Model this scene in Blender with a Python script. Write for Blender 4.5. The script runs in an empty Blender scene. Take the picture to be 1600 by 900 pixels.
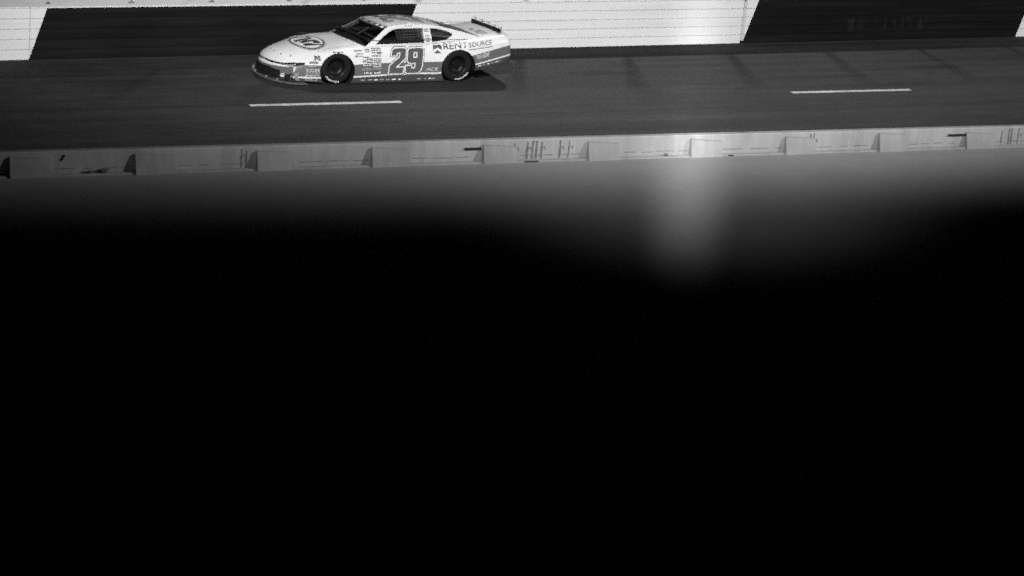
import bpy, bmesh, math, random
from mathutils import Vector, Matrix
from mathutils.bvhtree import BVHTree

S = bpy.context.scene
C = S.collection
random.seed(7)
PI = math.pi

# ------------------------------------------------------------------ camera
CAM = Vector((0.0, -32.2287, 10.1149))
YAW, PITCH, ROLL = 0.5140, 0.3079, 0.0981
fw = Vector((math.sin(YAW) * math.cos(PITCH), math.cos(YAW) * math.cos(PITCH), -math.sin(PITCH)))
rt = Vector((math.cos(YAW), -math.sin(YAW), 0)); up = rt.cross(fw)
r2 = rt * math.cos(ROLL) + up * math.sin(ROLL); u2 = -rt * math.sin(ROLL) + up * math.cos(ROLL)
cd = bpy.data.cameras.new('camera'); cam = bpy.data.objects.new('camera', cd); C.objects.link(cam)
M = Matrix((( r2.x, u2.x, -fw.x, CAM.x), (r2.y, u2.y, -fw.y, CAM.y), (r2.z, u2.z, -fw.z, CAM.z), (0, 0, 0, 1)))
cam.matrix_world = M
cd.sensor_width = 36; cd.lens = 3552.72 / 1600 * 36; cd.clip_start = 0.5; cd.clip_end = 2000
S.camera = cam

# ------------------------------------------------------------------ night sky, faint sun direction, floodlights, added glow spots
SUN_EL, SUN_AZ = math.radians(40), math.atan2(0.50, 1.0)      # light comes from beyond the outer wall
w = bpy.data.worlds.new('World'); S.world = w; w.use_nodes = True
nt = w.node_tree; bg = nt.nodes['Background']
sky = nt.nodes.new('ShaderNodeTexSky'); sky.sky_type = 'NISHITA'; sky.sun_disc = False
sky.sun_elevation = SUN_EL; sky.sun_rotation = SUN_AZ
bw = nt.nodes.new('ShaderNodeRGBToBW')                          # the photograph is monochrome
nt.links.new(sky.outputs[0], bw.inputs[0]); nt.links.new(bw.outputs[0], bg.inputs[0])
bg.inputs[1].default_value = 0.0001
sl = bpy.data.lights.new('sun', 'SUN'); sl.energy = 0.001; sl.angle = math.radians(0.5)
so = bpy.data.objects.new('sun', sl); C.objects.link(so)
sdir = Vector((math.sin(SUN_AZ) * math.cos(SUN_EL), math.cos(SUN_AZ) * math.cos(SUN_EL), math.sin(SUN_EL)))
so.rotation_euler = sdir.to_track_quat('Z', 'Y').to_euler()

def floodlight(name, loc, aim, power, half_x, half_y, blend, radius, along=(1, 0, 0)):
    """stadium floodlight, also used for the added pool and streak spots: a spot whose beam is half_x degrees along the track and half_y degrees across it"""
    l = bpy.data.lights.new(name, 'SPOT'); l.energy = power; l.shadow_soft_size = radius
    l.spot_size = math.radians(90); l.spot_blend = blend
    o = bpy.data.objects.new(name, l); C.objects.link(o)
    o.location = loc
    z = (Vector(loc) - Vector(aim)).normalized(); x = Vector(along); x = (x - z * x.dot(z)).normalized(); y = z.cross(x)
    o.rotation_euler = Matrix((x, y, z)).transposed().to_euler()
    # a 90 degree cone squeezed to an oval beam
    o.scale = (math.tan(math.radians(half_x)), math.tan(math.radians(half_y)), 1)
    return o
floodlight('floodlight_far', (44, 46, 36), (29.0, 8.0, 0), 52000, 18, 6.2, 0.85, 2.0)
floodlight('floodlight_front', (-22, -60, 47), (29.5, 11.8, 1.2), 460000, 13.0, 5.7, 0.6, 0.9)
floodlight('floodlight_right', (57, -27, 19), (20.8, 2.4, 0.6), 66000, 14, 4.3, 0.9, 0.7)
beam = (math.cos(YAW), -math.sin(YAW), 0)
floodlight('pool_spot', (-10, -47, 28), (22.9, 2.6, 0), 56000, 5.2, 4.1, 1.0, 0.5, beam)  # added spot, no known lamp: brightens wall and ground right of centre
floodlight('flare_streak_spot', (-10, -47, 28), (23.85, 3.6, 0), 250000, 0.68, 4.7, 1.0, 0.5, beam)  # added narrow spot that imitates a lens flare streak along the view direction

S.view_settings.view_transform = 'Standard'; S.view_settings.look = 'None'
S.view_settings.exposure = 0; S.view_settings.gamma = 1; S.view_settings.use_curve_mapping = False
S.render.engine = 'CYCLES'; S.cycles.use_denoising = False      # the photograph is grainy
S.cycles.use_light_tree = False; S.cycles.sample_clamp_direct = 6; S.cycles.sample_clamp_indirect = 0.15; S.cycles.filter_width = 1.7; S.cycles.max_bounces = 5

# ------------------------------------------------------------------ helpers
def tag(o, label=None, cat=None, group=None, kind=None):
    if label: o['label'] = label
    if cat: o['category'] = cat
    if group: o['group'] = group
    if kind: o['kind'] = kind
    return o
def empty(name, loc, rz=0):
    o = bpy.data.objects.new(name, None); C.objects.link(o); o.location = loc; o.rotation_euler = (0, 0, rz)
    o.empty_display_size = .2
    return o
def link(name, me, mat, parent=None, matrix=None):
    o = bpy.data.objects.new(name, me); C.objects.link(o)
    if mat and not me.materials: me.materials.append(mat)
    if parent: o.parent = parent
    if matrix is not None: o.matrix_local = matrix
    return o
def mesh(name, verts, faces):
    me = bpy.data.meshes.new(name); me.from_pydata([tuple(v) for v in verts], [], faces); me.update(); return me
def bm_mesh(name, bm, smooth=None):
    me = bpy.data.meshes.new(name); bmesh.ops.recalc_face_normals(bm, faces=bm.faces); bm.to_mesh(me); bm.free()
    if smooth is not None:
        me.shade_smooth(); me.set_sharp_from_angle(angle=math.radians(smooth))
    return me
def add_box(bm, a, b, bevel=0):
    t = bmesh.new(); bmesh.ops.create_cube(t, size=1)
    for v in t.verts: v.co = Vector([a[i] + (v.co[i] + .5) * (b[i] - a[i]) for i in range(3)])
    if bevel: bmesh.ops.bevel(t, geom=t.edges[:], offset=bevel, segments=2, affect='EDGES')
    m = bpy.data.meshes.new('t'); t.to_mesh(m); t.free(); bm.from_mesh(m); bpy.data.meshes.remove(m)
def box(name, a, b, mat, parent=None, bevel=0, matrix=None):
    bm = bmesh.new(); add_box(bm, a, b, bevel); return link(name, bm_mesh(name, bm, 40 if bevel else None), mat, parent, matrix)
def add_tube(bm, pts, r, n=8):
    pts = [Vector(q) for q in pts]; rings = []
    for i, q in enumerate(pts):
        d = (pts[min(i + 1, len(pts) - 1)] - pts[max(i - 1, 0)]).normalized()
        a = d.cross(Vector((0, 0, 1)) if abs(d.z) < .9 else Vector((1, 0, 0))).normalized(); b = d.cross(a)
        rings.append([bm.verts.new(q + (a * math.cos(2 * PI * k / n) + b * math.sin(2 * PI * k / n)) * r) for k in range(n)])
    for A, B in zip(rings, rings[1:]):
        for k in range(n): bm.faces.new((A[k], A[(k + 1) % n], B[(k + 1) % n], B[k]))
    bm.faces.new(rings[0]); bm.faces.new(rings[-1])
def tube(name, pts, r, mat, parent=None, matrix=None, n=8):
    bm = bmesh.new(); add_tube(bm, pts, r, n); return link(name, bm_mesh(name, bm, 50), mat, parent, matrix)
def interp(tab, x):
    """smooth curve through (x, y) pairs"""
    if x <= tab[0][0]: return tab[0][1]
    if x >= tab[-1][0]: return tab[-1][1]
    for i in range(len(tab) - 1):
        x0, y0 = tab[i]; x1, y1 = tab[i + 1]
        if x <= x1:
            sl = lambda k: 0 if k < 0 or k >= len(tab) - 1 else (tab[k + 1][1] - tab[k][1]) / (tab[k + 1][0] - tab[k][0])
            d = sl(i); a, b = sl(i - 1), sl(i + 1)
            m0 = 0 if i == 0 and False else ((a + d) / 2 if i > 0 and a * d > 0 else (d if i == 0 else 0))
            m1 = (b + d) / 2 if i < len(tab) - 2 and b * d > 0 else (d if i == len(tab) - 2 else 0)
            h = x1 - x0; t = (x - x0) / h
            return (2*t**3 - 3*t**2 + 1) * y0 + (t**3 - 2*t**2 + t) * h * m0 + (-2*t**3 + 3*t**2) * y1 + (t**3 - t**2) * h * m1

class NB:
    """small node builder"""
    def __init__(s, name):
        s.m = bpy.data.materials.new(name); s.m.use_nodes = True; s.t = s.m.node_tree; s.b = s.t.nodes['Principled BSDF']
    def n(s, typ, **kw):
        x = s.t.nodes.new(typ)
        for k, v in kw.items(): setattr(x, k, v)
        return x
    def put(s, sock, v):
        if hasattr(v, 'links') or isinstance(v, bpy.types.NodeSocket): s.t.links.new(v, sock)
        else: sock.default_value = v
    def math(s, op, a, b=0.0, c=None):
        x = s.n('ShaderNodeMath', operation=op); s.put(x.inputs[0], a); s.put(x.inputs[1], b)
        if c is not None: s.put(x.inputs[2], c)
        return x.outputs[0]
    def step(s, x, lo, hi):
        r = s.n('ShaderNodeMapRange', interpolation_type='SMOOTHSTEP'); s.put(r.inputs[0], x)
        s.put(r.inputs[1], lo); s.put(r.inputs[2], hi); return r.outputs[0]
    def rng(s, x, lo, hi, a, b):
        r = s.n('ShaderNodeMapRange'); s.put(r.inputs[0], x)
        for i, v in enumerate((lo, hi, a, b)): s.put(r.inputs[1 + i], v)
        return r.outputs[0]
    def mix(s, f, a, b):      # scalars
        r = s.n('ShaderNodeMix', data_type='FLOAT'); s.put(r.inputs[0], f); s.put(r.inputs[2], a); s.put(r.inputs[3], b); return r.outputs[0]
    def xyz(s, world=False):
        src = s.n('ShaderNodeNewGeometry').outputs['Position'] if world else s.n('ShaderNodeTexCoord').outputs['Object']
        q = s.n('ShaderNodeSeparateXYZ'); s.t.links.new(src, q.inputs[0]); return src, q.outputs[0], q.outputs[1], q.outputs[2]
    def noise(s, vec, scale, detail=3, rough=.55, stretch=None):
        if stretch:
            mp = s.n('ShaderNodeMapping'); mp.inputs['Scale'].default_value = stretch; s.t.links.new(vec, mp.inputs[0]); vec = mp.outputs[0]
        x = s.n('ShaderNodeTexNoise'); x.inputs['Scale'].default_value = scale; x.inputs['Detail'].default_value = detail
        x.inputs['Roughness'].default_value = rough; s.t.links.new(vec, x.inputs['Vector']); return x.outputs[0]
    def out(s, val, rough=.6, spec=.3, bump=None, strength=.3, dist=.01, coat=0):
        s.put(s.b.inputs['Base Color'], val) if not isinstance(val, float) else s.put(s.b.inputs['Base Color'], (val, val, val, 1))
        s.put(s.b.inputs['Roughness'], rough); s.b.inputs['Specular IOR Level'].default_value = spec
        if coat: s.b.inputs['Coat Weight'].default_value = coat; s.b.inputs['Coat Roughness'].default_value = .08
        if bump is not None:
            k = s.n('ShaderNodeBump'); k.inputs['Strength'].default_value = strength; k.inputs['Distance'].default_value = dist
            s.t.links.new(bump, k.inputs['Height']); s.t.links.new(k.outputs[0], s.b.inputs['Normal'])
        return s.m
def plain(name, v, rough=.5, spec=.3, metal=0.0, var=.12, scale=9.0):
    b = NB(name); src, x, y, z = b.xyz()
    n = b.noise(src, scale); val = b.rng(n, .3, .7, v * (1 - var), v * (1 + var))
    b.b.inputs['Metallic'].default_value = metal
    return b.out(val, rough, spec)

# ------------------------------------------------------------------ materials
def mat_asphalt():
    b = NB('asphalt'); src, x, y, z = b.xyz(True)
    fine = b.noise(src, 13, 4, .8)
    grain = b.noise(src, 110, 2, .8)
    streak = b.noise(src, 1.0, 4, .6, (.07, 1.9, 1))
    blot = b.noise(src, .28, 4, .55)
    v = b.math('MULTIPLY', b.rng(fine, .28, .72, .55, 1.45), b.rng(grain, .25, .75, .55, 1.45))
    v = b.math('MULTIPLY', v, b.rng(streak, .3, .7, .66, 1.34))
    v = b.math('MULTIPLY', v, b.rng(blot, .3, .7, .80, 1.22))
    mott = b.noise(src, 3.2, 4, .6, (.5, 1.3, 1))
    v = b.math('MULTIPLY', v, b.rng(mott, .3, .7, .84, 1.16))
    marks = b.noise(src, 1.0, 3, .6, (.035, 7.5, 1))       # long tyre marks
    v = b.math('MULTIPLY', v, b.rng(marks, .56, .70, 1.0, .68))
    # paving joints running along the lanes
    for jy in (8.95, 5.2, 2.9):
        dj = b.math('ABSOLUTE', b.math('SUBTRACT', b.math('ADD', y, b.math('MULTIPLY', b.math('SUBTRACT', mott, .5), .06)), jy))
        v = b.math('MULTIPLY', v, b.mix(b.step(dj, .012, .045), .72, 1.0))
    # dark rubber laid down in smears where cars brake
    wob = b.math('MULTIPLY', b.math('SUBTRACT', b.noise(src, 1.6, 3), .5), .55)
    for cx, cy, rx, ry, k in ((24.6, 8.35, 1.0, .30, .55), (25.4, 9.1, .5, .18, .45), (14.3, 8.3, 1.2, .35, .35),
                              (33.3, 8.2, .9, .3, .45), (17.2, 8.9, 1.3, .3, .3), (29.5, 7.6, 1.8, .2, .3)):
        dx = b.math('DIVIDE', b.math('SUBTRACT', x, cx), rx); dy = b.math('DIVIDE', b.math('SUBTRACT', y, cy), ry)
        d = b.math('ADD', b.math('SQRT', b.math('ADD', b.math('MULTIPLY', dx, dx), b.math('MULTIPLY', dy, dy))), wob)
        v = b.math('MULTIPLY', v, b.mix(b.step(d, .3, 1.15), 1 - k, 1.0))
    v = b.math('MULTIPLY', v, .029)
    return b.out(v, b.rng(fine, .2, .8, .78, .62), .12, grain, .5, .004)
def mat_concrete(name, base, dirt=.3, rough=.7):
    b = NB(name); src, x, y, z = b.xyz(True)
    a = b.noise(src, 1.1, 5, .6); f = b.noise(src, 60, 3, .75); dr = b.noise(src, 1.0, 4, .6, (7, 7, .6))
    v = b.math('MULTIPLY', b.rng(a, .3, .7, 1 - dirt * .5, 1 + dirt * .5), b.rng(f, .25, .75, .82, 1.18))
    v = b.math('MULTIPLY', v, b.rng(dr, .3, .7, 1 - dirt * .5, 1 + dirt * .3))
    return b.out(b.math('MULTIPLY', v, base), rough, .35, f, .25, .004)
def mat_barrier():
    b = NB('barrier_paint'); src, x, y, z = b.xyz(True)
    q = b.math('SUBTRACT', x, b.math('MULTIPLY', z, .33))
    blk = None
    for lo, hi in ((-4.4, 4.3), (12.76, 20.86), (29.78, 38.14), (46.7, 55.2)):
        s_ = b.math('MULTIPLY', b.math('GREATER_THAN', q, lo), b.math('LESS_THAN', q, hi))
        blk = s_ if blk is None else b.math('MAXIMUM', blk, s_)
    scuff = b.noise(src, 1.0, 5, .65, (.25, 6, 9)); spot = b.noise(src, 9, 4, .7); big = b.noise(src, .5, 3)
    white = b.math('MULTIPLY', b.rng(scuff, .35, .7, .80, .72), b.rng(spot, .25, .42, .86, 1.0))
    black = b.math('MULTIPLY', b.rng(scuff, .45, .75, .008, .016), b.rng(big, .3, .7, .85, 1.2))
    # pale scrapes on the right black panel where a car has rubbed along it
    m = b.math('MULTIPLY', b.math('MULTIPLY', b.step(x, 32.2, 33.0), b.math('SUBTRACT', 1.0, b.step(x, 35.0, 36.0))),
               b.math('MULTIPLY', b.step(z, .22, .3), b.math('SUBTRACT', 1.0, b.step(z, .5, .62))))
    sc = b.step(b.noise(src, 1.0, 5, .7, (5, 5, 1.2)), .52, .62)
    black = b.math('ADD', black, b.math('MULTIPLY', b.math('MULTIPLY', m, sc), .010))
    return b.out(b.mix(blk, white, black), .5, .15, scuff, .1, .004)
def mat_paint():
    b = NB('race_paint'); src, x, y, z = b.xyz()
    un = b.rng(x, -1.3, 4.1, 0, 1)
    def curve(tab):
        n = b.n('ShaderNodeFloatCurve'); c = n.mapping.curves[0]
        tab = [((u + 1.3) / 5.4, v) for u, v in tab]
        c.points[0].location = tab[0]; c.points[1].location = tab[-1]
        for q in tab[1:-1]: c.points.new(*q)
        for q in c.points: q.handle_type = 'VECTOR'
        n.mapping.update(); b.t.links.new(un, n.inputs['Value']); return n.outputs[0]
    zg = curve([(-1.3, .30), (-1.0, .32), (-.72, .39), (-.35, .385), (.34, .397), (.96, .418), (2.29, .428), (2.95, .535), (3.77, .708), (4.1, .77)])
    zl = curve([(-1.3, .15), (-.35, .145), (.36, .153), (1.07, .177), (1.78, .196), (2.25, .194), (3.0, .342), (3.84, .521), (4.1, .575)])
    white = b.math('GREATER_THAN', z, zg)
    line = b.math('LESS_THAN', b.math('ABSOLUTE', b.math('SUBTRACT', z, zl)), .016)
    low = b.math('LESS_THAN', z, zl)
    v = b.mix(white, b.mix(low, .12, .065), .73)
    v = b.mix(line, v, .72)
    d = b.noise(src, 3.5, 4, .6)
    grime = b.math('MULTIPLY', b.step(b.noise(src, 14, 3, .7), .5, .75), b.math('SUBTRACT', 1.0, b.step(z, .05, .45)))
    v = b.math('MULTIPLY', b.math('MULTIPLY', v, b.rng(d, .3, .7, .95, 1.03)), b.mix(grime, 1.0, .8))
    return b.out(v, b.rng(d, .3, .7, .26, .34), .5, coat=.35)
def mat_glass():
    b = NB('dark_glass'); nt = b.t
    b.out(.004, .06, .5)
    tr = b.n('ShaderNodeBsdfTransparent'); tr.inputs[0].default_value = (.62, .62, .62, 1)
    mx = b.n('ShaderNodeMixShader'); mx.inputs[0].default_value = .30
    nt.links.new(tr.outputs[0], mx.inputs[1]); nt.links.new(b.b.outputs[0], mx.inputs[2])
    nt.links.new(mx.outputs[0], nt.nodes['Material Output'].inputs[0]); return b.m

ASPH = mat_asphalt(); BARR = mat_barrier(); PAINT = mat_paint(); GLASS = mat_glass()
APRON = mat_concrete('apron_concrete', .30, .10, .75); NEARWALL = mat_concrete('wall_concrete', .33, .30)
BLOCKS = mat_concrete('buttress_concrete', .27, .30)
CAPM = mat_concrete('cap_paint', .78, .10, .5)
LINE = mat_concrete('line_paint', .50, .7, .6)
DIRT = plain('dark_ground', .03, .9)
STEEL = plain('galvanised_steel', .35, .4, .5, .7)
STAIN = plain('rust_stain', .13, .85, var=.4, scale=25.0)
JOINT = plain('joint_dark', .10, .9)  # dark tone of the thin open joint
DARK = plain('dark_bar', .012, .6)
BLACK = plain('matt_black', .010, .6, .2)
RUB = plain('tyre_rubber', .008, .8, .2)
RIM = plain('black_wheel', .006, .42, .25)
GREYP = plain('grey_vinyl', .085, .35, .4, var=.05)
WHITEV = plain('white_vinyl', .74, .35, .4, var=.04)
MIDV = plain('mid_grey_vinyl', .30, .35, .4, var=.06)
LETTER = plain('tyre_letter_white', .7, .6, .2)
CLEAR = NB('clear_lexan'); CLEAR.out(.5, .1, .5); CLEAR.b.inputs['Alpha'].default_value = .18; CLEAR = CLEAR.m
SILVER = plain('silver_trim', .55, .25, .5, .6)
BARS = plain('cage_tube', .16, .4, .4)

# ------------------------------------------------------------------ ground, track, infield
WY, WG = 10.7106, 0.0295       # outer wall: Y = WY + WG (X - 25)
NG = -0.0364                   # inner wall: Y = NG (X - 25)
tag(link('ground', mesh('ground', [(-600, -600, -.06), (600, -600, -.06), (600, 600, -.06), (-600, 600, -.06)], [(0, 1, 2, 3)]), DIRT), kind='structure')
bm = bmesh.new()
xs = [-90 + 5 * i for i in range(45)]
row = [[bm.verts.new((x, NG * (x - 25) + .1, 0)) for x in xs], [bm.verts.new((x, WY + WG * (x - 25) + .8, 0)) for x in xs]]
for i in range(len(xs) - 1): bm.faces.new((row[0][i], row[0][i + 1], row[1][i + 1], row[1][i]))
track = tag(link('race_track', bm_mesh('race_track', bm), ASPH), kind='structure')
# lane dashes
dash = mesh('lane_dash', [(0, -.075, 0), (3.12, -.075, 0), (3.14, .075, 0), (.02, .075, 0)], [(0, 1, 2, 3)])
for k in range(-1, 4):
    X = 15.8166 + 12.2058 * k
    o = link('lane_dash', dash, LINE, track); o.location = (X, 6.30 - .0124 * (X - 25), .004); o.rotation_euler = (0, 0, math.atan(-.0124))
ap = mesh('infield_apron', [(-90, NG * -115 + .06, .52), (130, NG * 105 + .06, .52), (130, -90, .52), (-90, -90, .52),
                            (-90, NG * -115 + .06, -.05), (130, NG * 105 + .06, -.05), (130, -90, -.05), (-90, -90, -.05)],
          [(3, 2, 1, 0), (0, 1, 5, 4), (2, 3, 7, 6), (1, 2, 6, 5), (3, 0, 4, 7)])
tag(link('infield_apron', ap, APRON), kind='structure')

# ------------------------------------------------------------------ outer barrier: steel tubes in front of a concrete wall
wa = math.atan(WG)
barrier = tag(empty('track_barrier', (25, WY, 0), wa), 'long black and white painted wall of stacked steel tubes behind the race car', 'barrier')
SEG = 8.52; x0 = 12.76 - 25
bm = bmesh.new(); add_box(bm, (.003, 0, .003), (SEG - .003, .2, .2024), .006)
tub = bm_mesh('tube', bm, 45)
for k in range(-4, 7):
    for j in range(5):
        o = link('tube', tub, BARR, barrier); o.location = (x0 + SEG * k + (-.08 if k == 1 else 0), (random.random() - .5) * .006, .006 + .204 * j)
L0, L1 = x0 - SEG * 4, x0 + SEG * 7
box('foam_backing', (L0, .205, 0), (L1, .42, .97), DIRT, barrier)
box('base_plate', (L0, -.05, .001), (L1, .19, .0045), DIRT, barrier)
cw = tag(empty('concrete_wall', (25, WY, 0), wa), 'white painted concrete wall top behind the striped tube barrier', 'wall')
box('wall', (L0, .43, 0), (L1, .86, 1.0), CAPM, cw)
bm = bmesh.new(); add_box(bm, (.004, .012, 1.026), (SEG / 2 - .004, .80, 1.052), .006); capm = bm_mesh('cap_plate', bm, 45)
for k in range(-8, 14):
    o = link('cap_plate', capm, CAPM, cw); o.location = (x0 + SEG / 2 * k, 0, 0)
bm = bmesh.new(); add_box(bm, (-.05, -.03, 0), (.05, .03, .012)); add_tube(bm, [(0, 0, .01), (0, 0, .05)], .018, 8); bolt = bm_mesh('anchor_bolt', bm, 40)
for k in range(-4, 26):
    o = link('anchor_bolt', bolt, STEEL, cw); o.location = (13.21 - 25 + 1.72 * k, .30, 1.053)
# catch fence: posts behind the wall cap, cables
fence = tag(empty('catch_fence', (25, WY, 0), wa), 'steel catch fence posts and cables rising behind the white wall top', 'fence')
bm = bmesh.new()
add_box(bm, (-.045, -.04, .9), (.045, .04, 4.5)); add_box(bm, (-.09, -.09, .9), (.09, .09, .93))
post = bm_mesh('post', bm, 40)
for k in range(-9, 12):
    o = link('post', post, STEEL, fence); o.location = (24.45 - 25 + 2.6 * k, .95, 0)
for i, h in enumerate((1.6, 2.2, 2.8, 3.4, 4.0, 4.6)):
    tube('cable', [(L0, .87, h), (L1, .87, h)], .013, STEEL, fence, n=6)

# ------------------------------------------------------------------ inner wall with wedge buttresses
na = math.atan(NG)
inner = tag(empty('infield_wall', (25, 0, 0), na), 'low weathered concrete wall with wedge buttresses between track and infield', 'wall')
bm = bmesh.new()
prof = [(0, .50), (0, .885), (.012, .90), (.13, .90), (.14, .885), (.14, 0), (.08, 0), (.08, .50)]
A = [bm.verts.new((-70, y, z)) for y, z in prof]; B = [bm.verts.new((75, y, z)) for y, z in prof]
for i in range(len(prof)):
    j = (i + 1) % len(prof); bm.faces.new((A[i], A[j], B[j], B[i]))
bm.faces.new(A); bm.faces.new(B)
link('wall', bm_mesh('wall', bm), NEARWALL, inner)
box('footing', (-70, -.085, .50), (75, -.002, .5465), NEARWALL, inner, .008)
def wedge(n, tl, tr_, w_, d):
    # flush with the wall at its top, proud at its foot; the top edge falls away to the right
    v = [(0, -.001, tl), (0, -.045, tl - .012), (0, -d, .50), (w_, -.001, tr_), (w_, -.038, tr_ - .012), (w_, -d * .9, .50), (0, .001, .50), (w_, .001, .50)]
    return mesh(n, v, [(0, 1, 4, 3), (1, 2, 5, 4), (0, 6, 2, 1), (3, 4, 5, 7), (6, 7, 5, 2), (0, 3, 7, 6)])
wd = [wedge('buttress', .835, .795, .62, .13), wedge('buttress', .84, .80, .60, .135), wedge('buttress', .83, .785, .64, .125)]
for k in range(-7, 20):
    o = link('buttress', wd[(k * 7) % 3], BLOCKS, inner); o.location = (11.5356 - 25 + 1.9956 * k + random.uniform(-.02, .02), 0, random.uniform(-.012, .012)); o.rotation_euler = (0, random.uniform(-.012, .012), 0)
# dark steel bars sticking out beside some buttresses
for x, z, l in ((17.18, .765, .31), (27.08, .775, .40)):
    bm = bmesh.new(); add_box(bm, (0, -.035, -.016), (l, -.003, .016), .004); o = link('steel_bar', bm_mesh('steel_bar', bm, 40), DARK, inner); o.location = (x - 25, 0, z)
bm = bmesh.new(); add_box(bm, (-.012, -.02, -.05), (.012, -.002, .05), .003)
o = link('steel_bar', bm_mesh('steel_bar', bm, 40), DARK, inner); o.location = (10.39 - 25, 0, .80); o.rotation_euler = (0, .5, 0)
# vertical rust runs below anchor holes
for grp in ((18.12, 18.36, 18.46, 18.53, 18.63, 18.98, 19.15), (28.33, 28.50, 28.56, 28.72), (24.05, 24.12), (13.28, 13.36), (30.4, 30.6)):
    for x in grp:
        wv = random.uniform(.012, .022); zt = random.uniform(.83, .875); zb_ = .56
        n_ = 7; vs = []
        for i in range(n_):
            t = i / (n_ - 1); ww = wv * random.uniform(.55, 1.1); zz = zt + (zb_ - zt) * t; cx = random.uniform(-.004, .004)
            vs += [(cx - ww, -.003, zz), (cx + ww, -.003, zz)]
        o = link('rust_run', mesh('rust_run', vs, [(2 * i, 2 * i + 1, 2 * i + 3, 2 * i + 2) for i in range(n_ - 1)]), STAIN, inner); o.location = (x - 25, 0, 0)
        if random.random() < .5:
            bm = bmesh.new(); add_tube(bm, [(0, -.002, 0), (0, -.035, -.008), (0, -.04, -.03)], .009, 6)
            o = link('anchor_hook', bm_mesh('anchor_hook', bm, 50), STAIN, inner); o.location = (x + .05 - 25, 0, .76)
# the open joint along the foot of the wall between the buttresses
for k in range(-6, 18):
    x = 11.5356 - 25 + 1.9956 * k + .72; end = x + 1.1
    while x < end:
        l = random.uniform(.12, .42)
        o = box('open_joint', (0, -.0045, 0), (l, .002, random.uniform(.004, .008)), JOINT, inner); o.location = (x, 0, .618 + random.uniform(-.006, .006)); x += l + random.uniform(.04, .2)
for x, l in ((18.29, .26), (22.3, .12)):
    o = box('slot', (0, -.088, .522), (l, -.084, .542), DARK, inner); o.location = (x - 25, 0, 0)
# crumbled concrete lying on the footing
def rubble(x, sz, label):
    bm = bmesh.new(); bmesh.ops.create_icosphere(bm, subdivisions=2, radius=1)
    for v in bm.verts: v.co = Vector((v.co.x * sz * 1.5, v.co.y * sz * .6, v.co.z * sz * .8)) * random.uniform(.75, 1.15)
    zmin = min(v.co.z for v in bm.verts); 
    for v in bm.verts: v.co.z -= zmin
    o = link('concrete_chunk', bm_mesh('concrete_chunk', bm), STAIN); o.location = (x, NG * (x - 25) - .05, .5465); tag(o, label, 'concrete chunk', 'chunks on the wall footing')
rubble(11.05, .055, 'larger dark lump lying at the foot of the wall beside leftmost buttress')
rubble(10.82, .035, 'small dark lump at the foot of the wall, leftmost one')
rubble(21.05, .035, 'small dark lump at the foot of the wall where the light pool is brightest')

# ------------------------------------------------------------------ the stock car (u runs from the front axle to the rear, y from the left side, z up)
CX, CY = 18.2048, 7.8302 + .97
car = tag(empty('race_car', (CX + 1.33, CY, 0), .0048), 'white and grey stock race car number 29 driving past the striped wall', 'race car')
LEAN = Matrix.Translation((-1.33, -.97, 0)) @ Matrix.Rotation(math.radians(-2.5), 4, 'X') @ Matrix.Translation((0, .97, 0))   # body leans outwards
FLAT = Matrix.Translation((-1.33, 0, 0))
HW = [(-1.12, .84), (-.95, .885), (-.7, .93), (-.35, .975), (0, .99), (.4, .975), (.9, .965), (1.8, .965), (2.3, .975), (2.7, .99), (3.1, .98), (3.5, .95), (3.92, .90)]
ZB = [(-1.12, .075), (-.6, .05), (-.35, .03), (2.3, .025), (2.75, .10), (3.05, .215), (3.5, .30), (3.92, .36)]
ZS = [(-1.12, .415), (-.95, .48), (-.7, .56), (-.35, .645), (0, .695), (.4, .715), (.8, .745), (1.5, .765), (2.2, .785), (2.7, .81), (3.1, .845), (3.5, .885), (3.82, .91), (3.92, .90)]
ZC = [(-1.12, .46), (-1.0, .545), (-.8, .62), (-.5, .685), (-.1, .742), (.4, .80), (.8, .82), (2.5, .86), (3.0, .895), (3.4, .92), (3.7, .945), (3.82, .95), (3.92, .94)]
BOW = [(-1.12, .46), (-.9, .43), (-.6, .30), (-.3, .12), (.05, .0), (3.2, 0), (3.92, -.07)]
def section(s):
    hw, zb, zs, zc = interp(HW, s), interp(ZB, s), interp(ZS, s), interp(ZC, s)
    ye = hw - .13; ys = [0, .25, .45, .6, .72]
    P = [(f * hw, zb) for f in (0, .25, .45, .62, .75, .87)]
    P += [(hw - .035, zb), (hw - .012, zb + .05)]
    for f in (.25, .45, .65, .8):
        P.append((hw - .004 * (f - .4) ** 2 * 8 - max(0, f - .5) * .04, zb + .05 + (zs - .06 - zb - .05) * f))
    P += [(hw - .035, zs - .05), (hw - .06, zs - .022), (hw - .095, zs - .006)]
    for f in (1, .87, .75, .62, .45, .25, 0):
        y = ye * f; P.append((y, zc - (zc - zs) * f ** 2.6))
    return P
def warp(s, y, z=.5):
    return s + interp(BOW, s) * (y / .97) ** 2 - .13 * interp([(-1.12, 1), (-.55, 0)], s) * max(0, (.42 - z) / .36)
st = [-1.12, -1.09, -1.04, -.97, -.88, -.78, -.68, -.56, -.44, -.3, -.15, 0, .15, .3, .45, .6, .8, 1.0, 1.25, 1.5, 1.75, 2.0, 2.25, 2.45, 2.65, 2.85, 3.0, 3.15, 3.3, 3.45, 3.6, 3.72, 3.80, 3.86, 3.92]
bm = bmesh.new(); rings = []
def ring(s, P):
    full = [(y, z) for y, z in P] + [(-y, z) for y, z in reversed(P[1:-1])]
    return [bm.verts.new((warp(s, y, z), y, z)) for y, z in full]
P0 = section(st[0]); rings.append(ring(st[0] - .03, [(y * .985, .27 + (z - .27) * .02) for y, z in P0]))
rings.append(ring(st[0] - .026, [(y * .985, .27 + (z - .27) * .8) for y, z in P0]))
for s in st: rings.append(ring(s, section(s)))
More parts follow.
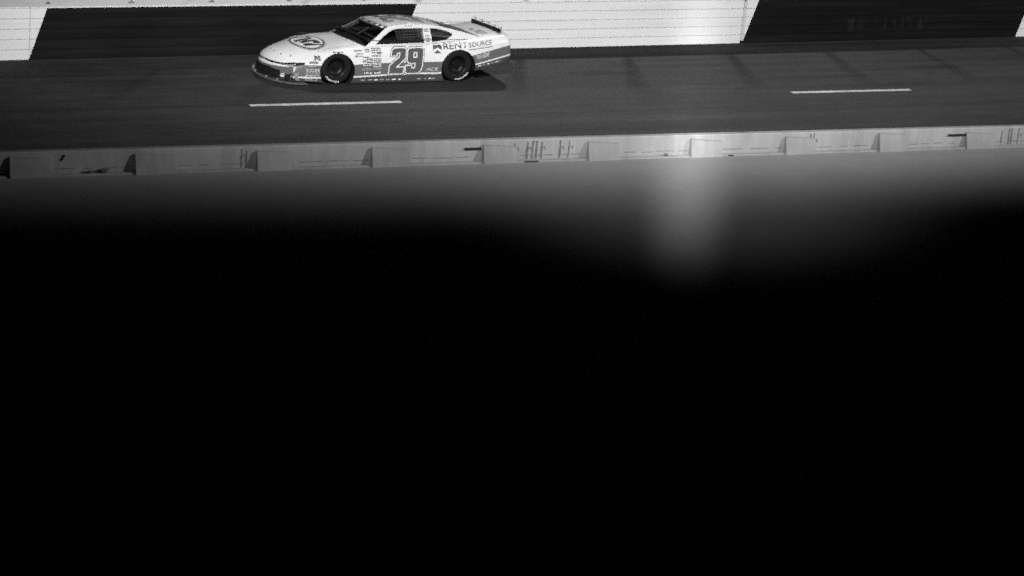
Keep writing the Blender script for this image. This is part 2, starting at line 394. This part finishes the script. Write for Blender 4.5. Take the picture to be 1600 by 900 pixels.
PN = section(st[-1]); rings.append(ring(st[-1] + .03, [(y * .99, .62 + (z - .62) * .75) for y, z in PN])); rings.append(ring(st[-1] + .03, [(y * .99, .62 + (z - .62) * .02) for y, z in PN]))
n = len(rings[0])
for a, b_ in zip(rings, rings[1:]):
    for k in range(n): bm.faces.new((a[k], a[(k + 1) % n], b_[(k + 1) % n], b_[k]))
bm.faces.new(rings[0]); bm.faces.new(rings[-1])
# the outer (far) side must stay above the asphalt once the body leans
for v in bm.verts:
    lim = .02 + (v.co.y + .97) * math.sin(math.radians(2.5))
    if v.co.z < lim: v.co.z = lim
bmesh.ops.triangulate(bm, faces=[f for f in bm.faces if len(f.verts) > 4])
body_me = bm_mesh('body', bm)
body_me.materials.append(PAINT); body_me.materials.append(BLACK)
body = link('body', body_me, None, car, LEAN)
cut = []
for (cu, cz, r) in ((.015, .265, .365), (2.68, .275, .388)):
    for sgn in (-1, 1):
        bm = bmesh.new(); y0, y1 = (-1.3, -.52) if sgn < 0 else (.52, 1.3); N = 40
        A = [bm.verts.new((cu + r * math.cos(2 * PI * k / N), y0, cz + r * math.sin(2 * PI * k / N))) for k in range(N)]
        B = [bm.verts.new((cu + r * math.cos(2 * PI * k / N), y1, cz + r * math.sin(2 * PI * k / N))) for k in range(N)]
        for k in range(N): bm.faces.new((A[k], A[(k + 1) % N], B[(k + 1) % N], B[k]))
        bm.faces.new(A); bm.faces.new(B)
        me = bm_mesh('arch', bm); me.materials.append(PAINT); me.materials.append(BLACK)
        for f in me.polygons: f.material_index = 1
        o = link('arch_cutter', me, None, car, LEAN); cut.append(o)
        m = body.modifiers.new('b', 'BOOLEAN'); m.operation = 'DIFFERENCE'; m.object = o; m.solver = 'EXACT'
bpy.context.view_layer.update()
dg = bpy.context.evaluated_depsgraph_get()
new = bpy.data.meshes.new_from_object(body.evaluated_get(dg))
body.modifiers.clear(); body.data = new
for o in cut: bpy.data.objects.remove(o)
new.shade_smooth(); new.set_sharp_from_angle(angle=math.radians(38))

# greenhouse
GY = lambda z: .85 - (z - .76) * .82
def poly_bm(loops, cell=None):
    """flat polygon (first loop) with holes, in 2D, cut into cells"""
    bm = bmesh.new(); ed = []
    for lp in loops:
        vs = [bm.verts.new((a, b_, 0)) for a, b_ in lp]
        ed += [bm.edges.new((vs[i], vs[(i + 1) % len(vs)])) for i in range(len(vs))]
    bmesh.ops.triangle_fill(bm, use_beauty=True, use_dissolve=False, edges=ed)
    if cell:
        for ax in (0, 1):
            lo = min(v.co[ax] for v in bm.verts); hi = max(v.co[ax] for v in bm.verts)
            k = math.floor(lo / cell) + 1
            while k * cell < hi:
                co = Vector((0, 0, 0)); co[ax] = k * cell; no = Vector((0, 0, 0)); no[ax] = 1
                bmesh.ops.bisect_plane(bm, geom=bm.verts[:] + bm.edges[:] + bm.faces[:], plane_co=co, plane_no=no); k += 1
    return bm
def smooth_loop(pts, n=3):
    out = []
    m = len(pts)
    for i in range(m):
        p0, p1, p2, p3 = [Vector(pts[(i + k - 1) % m]) for k in range(4)]
        for j in range(n):
            t = j / n
            out.append(tuple(.5 * ((2 * p1) + (p2 - p0) * t + (2 * p0 - 5 * p1 + 4 * p2 - p3) * t * t + (3 * p1 - p0 - 3 * p2 + p3) * t ** 3)))
    return out
DOORWIN = [(.857, .772), (.984, .858), (1.106, .936), (1.239, 1.004), (1.352, 1.046), (1.45, 1.060), (1.70, 1.064), (1.995, 1.064), (1.943, .784), (1.428, .776)]
QUARTER = [(2.154, 1.061), (2.297, 1.054), (2.40, 1.038), (2.487, 1.015), (2.589, .984), (2.632, .957), (2.625, .93), (2.569, .888), (2.422, .83), (2.127, .798)]
PANEL = [(.62, .735), (.80, .835), (.98, .94), (1.13, 1.035), (1.22, 1.078), (1.4, 1.112), (1.7, 1.124), (2.0, 1.118), (2.25, 1.098), (2.45, 1.066), (2.7, 1.012), (2.95, .950), (3.2, .885), (3.34, .845), (2.9, .80), (2.1, .76), (1.5, .745), (.9, .725)]
for sgn in (-1, 1):
    bm = poly_bm([PANEL, DOORWIN, QUARTER])
    for v in bm.verts: u_, z_ = v.co.x, v.co.y; v.co = Vector((u_, sgn * GY(z_), z_))
    r_ = bmesh.ops.solidify(bm, geom=bm.faces[:], thickness=.02)
    me = bm_mesh('side_panel', bm); link('side_panel', me, PAINT, car, LEAN)
    for nm, lp in (('door_window', DOORWIN), ('quarter_window', QUARTER)):
        if nm == 'door_window' and sgn < 0: continue
        bm = poly_bm([lp])
        for v in bm.verts: u_, z_ = v.co.x, v.co.y; v.co = Vector((u_, sgn * (GY(z_) - .014), z_))
        link(nm, bm_mesh(nm, bm), GLASS, car, LEAN)
def grid_patch(name, f, nu, nv, mat, parent=car):
    vs = [f(i / nu, j / nv) for i in range(nu + 1) for j in range(nv + 1)]
    fs = [(i * (nv + 1) + j, i * (nv + 1) + j + 1, (i + 1) * (nv + 1) + j + 1, (i + 1) * (nv + 1) + j) for i in range(nu) for j in range(nv)]
    me = mesh(name, vs, fs); me.shade_smooth(); return link(name, me, mat, parent, LEAN if parent == car else None)
def cross(yh, uc, ue, zc, ze, t):       # curve across the car: t 0..1 from left to right
    y = (2 * t - 1) * yh; q = (2 * t - 1) ** 2
    return Vector((uc + (ue - uc) * q, y, zc + (ze - zc) * q))
ws_bot = lambda t: cross(.862, .44, .62, .802, .742, t)
ws_top = lambda t: cross(GY(1.078), 1.06, 1.22, 1.118, 1.080, t)
rw_top = lambda t: cross(GY(1.075), 2.36, 2.42, 1.118, 1.075, t)
rw_bot = lambda t: cross(.74, 3.22, 3.26, .905, .872, t)
def roof_f(a, t):
    p_ = ws_top(t).lerp(rw_top(t), a); rail = interp([(1.22, 1.080), (1.4, 1.114), (1.7, 1.126), (2.0, 1.120), (2.25, 1.100), (2.42, 1.075)], p_.x)
    cen = interp([(1.06, 1.118), (1.3, 1.155), (1.6, 1.172), (1.9, 1.168), (2.15, 1.148), (2.36, 1.118)], p_.x)
    q = abs(2 * t - 1); yh = GY(rail); return Vector((p_.x, (2 * t - 1) * yh, cen + (rail - cen) * q ** 2.4))
roof = grid_patch('roof', roof_f, 12, 14, plain('roof_paint', .46, .3, .5, var=.05))
wsf = lambda a, t: ws_bot(t).lerp(ws_top(t), a) + Vector((0, 0, .018 * math.sin(PI * a)))
grid_patch('windshield', wsf, 8, 14, GLASS)
grid_patch('rear_window', lambda a, t: rw_top(t).lerp(rw_bot(t), a) + Vector((0, 0, .015 * math.sin(PI * a))), 8, 14, GLASS)
ban = grid_patch('windshield_banner', lambda a, t: wsf(.86 + .15 * a, t) + Vector((-.006, 0, .006)), 3, 16, GREYP)
for t, wd_, a0, mt in ((.06, .05, .15, WHITEV), (.17, .04, .3, WHITEV), (.30, .07, .3, MIDV), (.50, .16, .3, MIDV), (.72, .06, .3, MIDV), (.86, .08, .3, WHITEV), (.955, .06, .1, WHITEV)):
    grid_patch('sticker', lambda a, s_, t=t, wd_=wd_, a0=a0: wsf(.86 + .15 * (a0 + .5 * a), t + wd_ * (s_ - .5)) + Vector((-.010, 0, .010)), 2, 3, mt, ban).matrix_local = Matrix.Identity(4)
# cockpit: dark floor inside, dash, roll cage, seat
bm = bmesh.new(); add_box(bm, (.72, -.79, .765), (2.95, .79, .845)); link('cockpit_floor', bm_mesh('cockpit_floor', bm), BLACK, car, LEAN)
cage = [[(.82, -.70, .80), (1.30, -.54, 1.06), (2.05, -.52, 1.07), (2.8, -.55, .86)], [(.82, .70, .80), (1.30, .54, 1.06), (2.05, .52, 1.07), (2.8, .55, .86)],
        [(1.30, -.54, 1.06), (1.26, 0, 1.075), (1.30, .54, 1.06)], [(1.98, -.66, .80), (2.03, -.52, 1.07), (2.03, .52, 1.07), (1.98, .66, .80)],
        [(.80, -.02, .82), (1.27, -.02, 1.07)], [(2.0, -.6, .85), (2.0, .6, .98)], [(.95, -.65, .86), (.92, 0, .90), (.95, .65, .86)]]
for c_ in cage: tube('cage_tube', c_, .021, BARS, car, LEAN)
bm = bmesh.new(); add_box(bm, (1.72, -.55, .80), (1.86, -.15, 1.0), .03); add_box(bm, (1.60, -.57, .80), (1.84, -.52, 1.03), .02); add_box(bm, (1.60, -.18, .80), (1.84, -.13, 1.03), .02)
link('seat', bm_mesh('seat', bm, 40), plain('seat_black', .03, .7), car, LEAN)
# window net on the driver's side: each strap its own piece
net = box('window_net', (1.36, -.70, .785), (1.90, -.694, .80), BLACK, car, matrix=LEAN)
def strap(name, u0, z0, u1, z1, w_):
    d = Vector((u1 - u0, z1 - z0)).normalized(); nn = Vector((-d.y, d.x)) * w_ / 2
    q = [(u0 + nn.x, z0 + nn.y), (u0 - nn.x, z0 - nn.y), (u1 - nn.x, z1 - nn.y), (u1 + nn.x, z1 + nn.y)]
    link(name, mesh(name, [(a, -GY(b_) + .05, b_) for a, b_ in q], [(0, 1, 2, 3)]), plain_net, net)
plain_net = plain('net_webbing', .035, .9)
for k in range(6): strap('strap', 1.38, .80 + .045 * k, 1.95, .80 + .045 * k, .020)
for k in range(8): strap('strap', 1.40 + .075 * k, .785, 1.40 + .075 * k, 1.05, .016)
bm = bmesh.new(); add_box(bm, (1.50, -.74, .79), (1.60, -.71, .815), .008); add_box(bm, (1.585, -.745, .78), (1.635, -.70, .825), .012)
link('glint_piece', bm_mesh('glint_piece', bm, 40), WHITEV, car, LEAN)  # white piece put in for the bright streak of light inside the window

# ---------------- decals laid on the body
bm = bmesh.new(); bm.from_mesh(new); TREE = BVHTree.FromBMesh(bm); bm.free()
bm = bmesh.new(); bm.from_mesh(roof.data); RTREE = BVHTree.FromBMesh(bm); bm.free()
bm = bmesh.new()
for sgn in (-1, 1):
    vs = [bm.verts.new((a, sgn * GY(b_), b_)) for a, b_ in PANEL]; bm.faces.new(vs)
bmesh.ops.triangulate(bm, faces=bm.faces[:]); PTREE = BVHTree.FromBMesh(bm); bm.free()
def lay(name, loops, axis, off, mat, parent=body, cell=.05, tree=None, bmx=None):
    """lay a 2D outline on the body: 'side' = (u, z) seen from the left, 'right' = from the right, 'front' = (y, z), 'top' = (u, y)"""
    bm = bmx or poly_bm(loops, cell)
    tree = tree or TREE
    dead = []
    for v in bm.verts:
        a, b_ = v.co.x, v.co.y
        o, d = {'side': (Vector((a, -3, b_)), Vector((0, 1, 0))), 'right': (Vector((a, 3, b_)), Vector((0, -1, 0))), 'front': (Vector((-4, a, b_)), Vector((1, 0, 0))), 'top': (Vector((a, b_, 3)), Vector((0, 0, -1)))}[axis]
        h, nn, i_, dist = tree.ray_cast(o, d)
        if h is None: dead.append(v); continue
        if nn.dot(d) > 0: nn = -nn
        v.co = h + (nn * .5 - d * .5).normalized() * off
    if dead: bmesh.ops.delete(bm, geom=dead, context='VERTS')
    if not bm.faces: bm.free(); return None
    me = bpy.data.meshes.new(name); bm.to_mesh(me); bm.free()
    o = link(name, me, mat, parent)
    if parent == car: o.matrix_local = LEAN
    return o
def offset(poly, d):
    n_ = len(poly); ar = sum(poly[i][0] * poly[(i + 1) % n_][1] - poly[(i + 1) % n_][0] * poly[i][1] for i in range(n_)); sg = 1 if ar > 0 else -1
    out = []
    for i in range(n_):
        a, b_, c_ = Vector(poly[i - 1]), Vector(poly[i]), Vector(poly[(i + 1) % n_])
        e1 = (b_ - a).normalized(); e2 = (c_ - b_).normalized(); n1 = Vector((e1.y, -e1.x)) * sg; n2 = Vector((e2.y, -e2.x)) * sg
        m_ = (n1 + n2); k = m_.length_squared
        m_ = m_ * (2 / k) if k > .35 else m_.normalized() * 1.6
        out.append(tuple(b_ + m_ * d))
    return out
TWO = [(1.175, .567), (1.189, .666), (1.233, .706), (1.458, .707), (1.488, .681), (1.478, .513), (1.26, .325), (1.448, .330), (1.428, .206), (1.122, .206), (1.14, .363), (1.354, .538), (1.368, .628), (1.289, .624), (1.28, .568)]
NINE = [(1.572, .702), (1.841, .708), (1.875, .675), (1.852, .351), (1.822, .261), (1.762, .210), (1.527, .208), (1.49, .241), (1.496, .357), (1.613, .360), (1.613, .303), (1.691, .302), (1.712, .412), (1.563, .414), (1.525, .447), (1.539, .667)]
HOLE = [(1.659, .624), (1.747, .632), (1.738, .515), (1.649, .513)]
dn = lay('door_number', [TWO], 'side', .010, GREYP); lay('digit', [NINE, HOLE], 'side', .010, GREYP, dn)
for P_, H_ in ((TWO, None), (NINE, HOLE)):
    lay('outline', [offset(P_, .020)], 'side', .0075, WHITEV, dn)
    lay('outline', [offset(P_, .033)], 'side', .005, GREYP, dn)
lay('digit', [offset(HOLE, -.022)], 'side', .010, GREYP, dn)
# the same number on the right side and on the roof
def mapped(poly, f): return [f(a, b_) for a, b_ in poly]
fr = lambda a, b_: (2.997 - a, b_)
dr = lay('door_number', [mapped(TWO, fr)], 'right', .010, GREYP); lay('digit', [mapped(NINE, fr), mapped(HOLE, fr)], 'right', .010, GREYP, dr)
RT = lambda a, b_: (1.24 + (.71 - b_) * 1.75, -.50 + (a - 1.10) * 1.22)
rn = lay('roof_number', [mapped(TWO, RT)], 'top', .009, GREYP, car, .05, RTREE)
lay('digit', [mapped(NINE, RT), mapped(HOLE, RT)], 'top', .009, GREYP, rn, .05, RTREE).matrix_local = Matrix.Identity(4)
for P_ in (TWO, NINE):
    lay('outline', [mapped(offset(P_, .016), RT)], 'top', .006, WHITEV, rn, .05, RTREE)
def text_bm(s, quad, bold=.0, shear=0.0):
    """built-in font text stretched into a quad (bottom-left, bottom-right, top-left) in 2D"""
    cu = bpy.data.curves.new('txt', 'FONT'); cu.body = s; cu.resolution_u = 3; cu.offset = bold; cu.shear = shear
    o = bpy.data.objects.new('txt', cu); C.objects.link(o); bpy.context.view_layer.update()
    me = bpy.data.meshes.new_from_object(o.evaluated_get(bpy.context.evaluated_depsgraph_get()))
    bpy.data.objects.remove(o); bm = bmesh.new(); bm.from_mesh(me); bpy.data.meshes.remove(me)
    xs_ = [v.co.x for v in bm.verts]; x0_, x1_ = min(xs_), max(xs_); ys_ = [v.co.y for v in bm.verts]; y0_, y1_ = min(ys_), max(ys_)
    bl, br, tl = [Vector(q) for q in quad]
    for v in bm.verts:
        q = bl + (br - bl) * ((v.co.x - x0_) / (x1_ - x0_)) + (tl - bl) * ((v.co.y - y0_) / (y1_ - y0_)); v.co = Vector((q.x, q.y, 0))
    bmesh.ops.triangulate(bm, faces=bm.faces[:])
    for ax in (0, 1):
        lo = min(v.co[ax] for v in bm.verts); hi = max(v.co[ax] for v in bm.verts); k = math.floor(lo / .05) + 1
        while k * .05 < hi:
            co = Vector((0, 0, 0)); co[ax] = k * .05; no = Vector((0, 0, 0)); no[ax] = 1
            bmesh.ops.bisect_plane(bm, geom=bm.verts[:] + bm.edges[:] + bm.faces[:], plane_co=co, plane_no=no); k += 1
    return bm
def text(name, s, quad, axis, off, mat, parent=body, bold=0, shear=0, tree=None):
    return lay(name, None, axis, off, mat, parent, tree=tree, bmx=text_bm(s, quad, bold, shear))
PALE = plain('pale_vinyl', .42, .35, .4)
text('lettering', 'RENT', [(2.322, .668), (2.868, .700), (2.316, .788)], 'side', .006, GREYP, bold=.012)
text('lettering', 'SOURCE', [(2.895, .702), (3.43, .755), (2.887, .792)], 'side', .006, GREYP, bold=.008)
lay('underline', [[(2.896, .650), (3.441, .713), (3.441, .725), (2.896, .662)]], 'side', .006, GREYP)
lg = lay('sponsor_emblem', [[(2.09, .665), (2.088, .745), (2.122, .781), (2.219, .784), (2.279, .74), (2.284, .662), (2.187, .715)]], 'side', .006, GREYP)
lay('emblem_foot', [[(2.111, .596), (2.187, .664), (2.281, .599)]], 'side', .006, GREYP, lg)
text('lettering', 'ACR', [(1.927, .240), (2.20, .240), (1.955, .316)], 'side', .006, PALE, bold=.03, shear=.2)
text('lettering', '704 HEMP', [(3.075, .450), (3.385, .515), (3.062, .545)], 'side', .006, PALE, bold=.03)
# contingency stickers behind the front wheel, on the nose, rocker and pillars
def sticker(u0, z0, u1, z1, shade, tree=None, parent=body, bars=True, axis='side'):
    s_ = lay('sticker', [[(u0, z0), (u1, z0), (u1, z1), (u0, z1)]], axis, .005, shade, parent, .06, tree)
    if s_ and bars:
        w_, h_ = u1 - u0, z1 - z0; ink = WHITEV if shade in (GREYP, BLACK) else (GREYP if random.random() < .6 else BLACK)
        k = random.choice((2, 3, 4)); x = u0 + w_ * .1
        while x < u1 - w_ * .15:
            l = w_ * random.uniform(.1, .3); b0 = z0 + h_ * random.uniform(.2, .35)
            q = lay('print', [[(x, b0), (min(x + l, u1 - w_ * .06), b0), (min(x + l, u1 - w_ * .06) + .004, b0 + h_ * random.uniform(.3, .5)), (x + .004, b0 + h_ * .45)]], axis, .0075, ink, s_, .06, tree)
            if parent == car: q.matrix_local = Matrix.Identity(4)
            x += l + w_ * random.uniform(.05, .12)
V3 = [MIDV, GREYP, WHITEV, plain('light_grey_vinyl', .48, .35, .4)]
for q in ((.34, .655, .53, .685, 3), (.57, .672, .69, .705, 3), (.72, .668, .94, .715, 1), (.60, .635, .70, .655, 1), (.73, .612, .82, .655, 3), (.84, .598, .955, .65, 0),
          (.40, .60, .56, .625, 3), (.38, .545, .44, .585, 0), (.46, .55, .54, .575, 3), (.54, .53, .69, .555, 0), (.73, .55, .94, .585, 3),
          (.54, .435, .62, .50, 3), (.635, .425, .76, .515, 1), (.78, .465, .95, .515, 1), (.78, .425, .95, .455, 0),
          (.54, .355, .74, .405, 1), (.78, .345, .945, .41, 3), (.54, .285, .74, .325, 0), (.78, .295, .945, .335, 0), (.56, .195, .76, .26, 1), (.79, .19, .95, .265, 1)):
    sticker(*q[:4], V3[q[4]])
for q in ((-.565, .415, -.385, .465, 0), (-.60, .355, -.42, .385, 1), (-.62, .27, -.37, .315, 3), (-.62, .215, -.36, .26, 0), (-.64, .155, -.37, .195, 3), (-.64, .08, -.40, .13, 0)):
    sticker(*q[:4], V3[q[4]])
for x, l in ((.52, .09), (.68, .09), (.82, .07), (.93, .10), (1.07, .08), (1.20, .09), (1.34, .06), (1.76, .08), (1.92, .05), (2.02, .05), (2.06, .10)):
    lay('sticker', [[(x, .075), (x + l, .075), (x + l + .01, .098), (x + .01, .098)]], 'side', .005, WHITEV if random.random() < .5 else MIDV)
sticker(-.13, .625, .14, .675, WHITEV); 
for k, (x, z_) in enumerate(((-.45, .50), (-.40, .52), (-.36, .50), (-.43, .545), (-.37, .55))):
    lay('emblem_piece', [[(x + .026 * math.cos(a * PI / 4 + .3), z_ + .024 * math.sin(a * PI / 4 + .3)) for a in range(8)]], 'side', .005, GREYP)
for z0, z1, sh in ((.985, 1.035, 1), (.90, .925, 3), (.85, .88, 0), (.80, .835, 3)):
    c_ = 2.047 + (z0 - .9) * .12; sticker(c_ - .05, z0, c_ + .05, z1, V3[sh], PTREE, car)
for k, x in enumerate((3.12, 3.22, 3.33, 3.42, 3.52, 3.6)):
    z_ = .30 + (x - 3.05) * .17; lay('sticker', [[(x, z_), (x + .07, z_ + .013), (x + .075, z_ + .033), (x + .005, z_ + .02)]], 'side', .005, MIDV if k % 2 else WHITEV)

dash_in = [ws_bot(k / 16) for k in range(17)]
lay('dashboard', [[(q.x + .03, q.y * .97) for q in dash_in] + [(.95, .80), (.95, -.80)]], 'top', .008, BLACK)

# ---------------- nose: grille and duct openings (black panels painting their dark depth), lamps, splitter
g = lay('lower_grille', [[(-.585, .24), (-.64, .10), (-.62, .035), (.62, .035), (.64, .10), (.585, .24), (.3, .275), (-.3, .275)]], 'front', .006, BLACK)
for z_ in (.11, .15, .19, .23): lay('grille_bar', [[(-.57, z_), (.57, z_), (.57, z_ + .007), (-.57, z_ + .007)]], 'front', .012, RIM, g)
for s_ in (1, -1):
    lay('brake_duct', [[(s_ * -.70, .180), (s_ * -.835, .225), (s_ * -.83, .085), (s_ * -.705, .075)]], 'front', .006, BLACK)
    lay('duct_trim', [[(s_ * -.842, .23), (s_ * -.858, .235), (s_ * -.85, .08), (s_ * -.836, .08)]], 'front', .008, SILVER)
    lay('bumper_stripe', [[(s_ * -.63, .175), (s_ * -.69, .185), (s_ * -.69, .200), (s_ * -.63, .19)]], 'front', .007, WHITEV)
    hl = lay('headlight', [[(s_ * -.64, .402), (s_ * -.842, .434), (s_ * -.850, .390), (s_ * -.80, .358), (s_ * -.68, .355)]], 'front', .006, BLACK)
    lay('lamp_lens', [[(s_ * -.67, .372), (s_ * -.78, .385), (s_ * -.80, .372), (s_ * -.69, .362)]], 'front', .010, MIDV, hl)
sg = lay('upper_grille', [[(-.65, .397), (-.42, .388), (-.2, .392), (0, .404), (.2, .392), (.42, .388), (.65, .397), (.66, .356), (.3, .356), (0, .376), (-.3, .356), (-.66, .356)]], 'front', .006, BLACK)
lay('badge', [[(-.055, .385), (0, .379), (.055, .385), (.055, .397), (0, .402), (-.055, .397)]], 'front', .011, SILVER, sg)
lay('badge', [[(-.60, .375), (-.50, .372), (-.50, .392), (-.60, .396)]], 'front', .011, SILVER, sg)
edge = [(-1.30, 0), (-1.297, -.15), (-1.265, -.32), (-1.215, -.48), (-1.13, -.68), (-1.0, -.84), (-.85, -.93), (-.62, -.965)]
edge = [(a, -b_) for a, b_ in reversed(edge[1:])] + edge
bm = bmesh.new(); lo = [bm.verts.new((a, b_, .018)) for a, b_ in edge]; hi = [bm.verts.new((a, b_, .036)) for a, b_ in edge]
for i in range(len(edge) - 1): bm.faces.new((lo[i], lo[i + 1], hi[i + 1], hi[i]))
bm.faces.new(lo); bm.faces.new(hi); bm.faces.new((lo[-1], lo[0], hi[0], hi[-1]))
sp = link('splitter', bm_mesh('splitter', bm), plain('splitter_grey', .10, .45), car, FLAT)
for y in (.52, .18, -.32, -.62):
    u_ = interp([(0, -1.30), (.15, -1.297), (.32, -1.265), (.48, -1.215), (.68, -1.13)], abs(y))
    box('splitter_stay', (u_ + .02, y - .012, .036), (u_ + .045, y + .012, .075), SILVER, sp)
# hood: pins, panel seams, oval emblem
for u_, y in ((-.985, .10), (-1.0, -.10), (-.955, -.356), (-.83, -.56), (.376, .384), (.414, -.414), (-.955, .40), (-.83, .56)):
    lay('hood_pin', [[(u_ + .014 * math.cos(k * PI / 4), y + .018 * math.sin(k * PI / 4)) for k in range(8)]], 'top', .008, DARK)
for s_ in (-1, 1):
    lay('hood_seam', [[(.66, s_ * .662), (.346, s_ * .734), (.07, s_ * .766), (-.35, s_ * .765), (-.35, s_ * .772), (.07, s_ * .774), (.346, s_ * .742), (.66, s_ * .670)]], 'top', .003, GREYP)
EC = (-.295, -.075)
def ell(a, b_, n_=40): return [(EC[0] + a * math.cos(2 * PI * k / n_) + .0, EC[1] + b_ * math.sin(2 * PI * k / n_)) for k in range(n_)]
hd = lay('hood_emblem', [ell(.315, .625)], 'top', .004, MIDV)
lay('emblem_ring', [ell(.29, .575)], 'top', .006, GREYP, hd); lay('emblem_field', [ell(.262, .525)], 'top', .008, WHITEV, hd)
for P_ in ([(-.425, .40), (-.36, .43), (-.11, .26), (-.10, .10), (-.16, .16), (-.20, .25)],
           [(-.50, .11), (-.44, .16), (-.16, .13), (-.12, .04), (-.29, .0), (-.43, .03), (-.51, -.02)],
           [(-.47, -.06), (-.30, .0), (-.12, -.09), (-.11, -.37), (-.18, -.40), (-.25, -.33), (-.21, -.17), (-.43, -.20)],
           [(-.46, -.26), (-.33, -.26), (-.26, -.40), (-.13, -.50), (-.15, -.55), (-.30, -.47), (-.46, -.40)]):
    lay('emblem_stroke', [P_], 'top', .010, BLACK, hd)
# decklid lettering and rail mark (unreadable print)
for x, y0, y1 in ((3.32, -.50, -.30), (3.32, -.24, -.02), (3.38, -.58, -.42), (3.40, -.36, -.22), (3.40, -.15, .05), (3.47, -.56, -.20)):
    lay('print', [[(x, y0), (x + .035, y0 - .01), (x + .035, y1 - .01), (x, y1)]], 'top', .005, GREYP)
for k in range(3): lay('print', [[(1.60 + .06 * k, 1.088 + .004 * (k % 2)), (1.645 + .06 * k, 1.086), (1.65 + .06 * k, 1.096), (1.605 + .06 * k, 1.099)]], 'side', .004, GREYP, car, .05, PTREE)
# spoiler: black foot, clear blade, stays
spl = box('spoiler', (3.735, -.63, .930), (3.770, .63, 1.018), BLACK, car, .006, LEAN)
bl = mesh('blade', [(3.758, -.63, 1.017), (3.758, .63, 1.017), (3.79, .63, 1.055), (3.79, -.63, 1.055), (3.763, -.63, 1.017), (3.763, .63, 1.017), (3.795, .63, 1.055), (3.795, -.63, 1.055)],
          [(0, 1, 2, 3), (7, 6, 5, 4), (0, 4, 5, 1), (1, 5, 6, 2), (2, 6, 7, 3), (3, 7, 4, 0)])
link('blade', bl, CLEAR, spl)
for y in (-.60, -.32, -.05, .24, .56):
    bm = bmesh.new(); add_tube(bm, [(3.80, y, .945), (3.797, y, 1.06)], .008, 6); add_box(bm, (3.79, y - .014, 1.04), (3.803, y + .014, 1.058)); link('spoiler_stay', bm_mesh('spoiler_stay', bm), RIM, spl)
# tail: bumper slot and lamp decals on the rear face
for s_ in (-1, 1):
    bm = poly_bm([[(s_ * .45, .66), (s_ * .80, .68), (s_ * .80, .76), (s_ * .45, .74)]], .08)
    for v in bm.verts:
        a, b_ = v.co.x, v.co.y; h = TREE.ray_cast(Vector((6, a, b_)), Vector((-1, 0, 0)))[0]; v.co = (h or Vector((3.9, a, b_))) + Vector((.006, 0, 0))
    link('tail_lamp', bm_mesh('tail_lamp', bm), DARK, body)

# ---------------- wheels
def lathe(name, prof, n_, smooth=35):
    bm = bmesh.new(); R_ = []
    for k in range(n_):
        a = 2 * PI * k / n_; R_.append([bm.verts.new((r * math.cos(a), y, r * math.sin(a))) for r, y in prof])
    for k in range(n_):
        A_, B_ = R_[k], R_[(k + 1) % n_]
        for i in range(len(prof) - 1): bm.faces.new((A_[i], A_[i + 1], B_[i + 1], B_[i]))
    bmesh.ops.remove_doubles(bm, verts=bm.verts[:], dist=1e-5)
    return bm_mesh(name, bm, smooth)
TR = .332
tyre_me = lathe('tyre', [(.195, .02), (.205, .0), (.25, -.008), (.295, -.004), (.318, .012), (.327, .035), (TR, .06), (TR, .235), (.33, .265), (.30, .29), (.22, .28), (.195, .27)], 56, 50)
rim_me = lathe('rim', [(.0, .075), (.055, .072), (.062, .095), (.10, .10), (.135, .085), (.165, .055), (.182, .012), (.197, .004), (.200, .02), (.196, .27), (.1, .25), (.0, .25)], 48, 40)
nut_bm = bmesh.new()
for k in range(5):
    a = 2 * PI * k / 5 + .4; add_tube(nut_bm, [(.088 * math.cos(a), .10, .088 * math.sin(a)), (.088 * math.cos(a), .07, .088 * math.sin(a))], .013, 6)
nut_me = bm_mesh('lug_nuts', nut_bm, 40); hole_me = []
bm = bmesh.new()
for k in range(10):
    a = 2 * PI * k / 10; 
    vs = [bm.verts.new(((.142 + .014 * math.cos(j * PI / 4)) * math.cos(a) - .014 * math.sin(j * PI / 4) * math.sin(a), .062, (.142 + .014 * math.cos(j * PI / 4)) * math.sin(a) + .014 * math.sin(j * PI / 4) * math.cos(a))) for j in range(8)]; bm.faces.new(vs)
vent_me = bm_mesh('vents', bm)
def arc_text(s, a0, a1, r0, r1):
    bm = text_bm(s, [(0, 0), (1, 0), (0, 1)], .02)
    for v in bm.verts:
        t = v.co.x; r = r0 + (r1 - r0) * v.co.y; a = math.radians(a0 + (a1 - a0) * t)
        v.co = Vector((r * math.cos(a), -.0105, r * math.sin(a)))
    me = bpy.data.meshes.new('tyre_lettering'); bm.to_mesh(me); bm.free(); return me
for u_, y, flip, start in ((0.0, -.922, False, -78), (2.667, -.935, False, -32), (0.0, .922, True, -60), (2.667, .935, True, 20)):
    wh = empty('wheel', (0, 0, 0)); wh.parent = car
    wh.matrix_local = FLAT @ Matrix.Translation((u_, y, TR)) @ (Matrix.Rotation(PI, 4, 'Z') if flip else Matrix.Identity(4))
    link('tyre', tyre_me, RUB, wh); link('rim', rim_me, RIM, wh); link('lug_nuts', nut_me, DARK, wh); link('vents', vent_me, BLACK, wh)
    link('tyre_lettering', arc_text('Hoosier', start, start - 68, .258, .300), LETTER, wh)
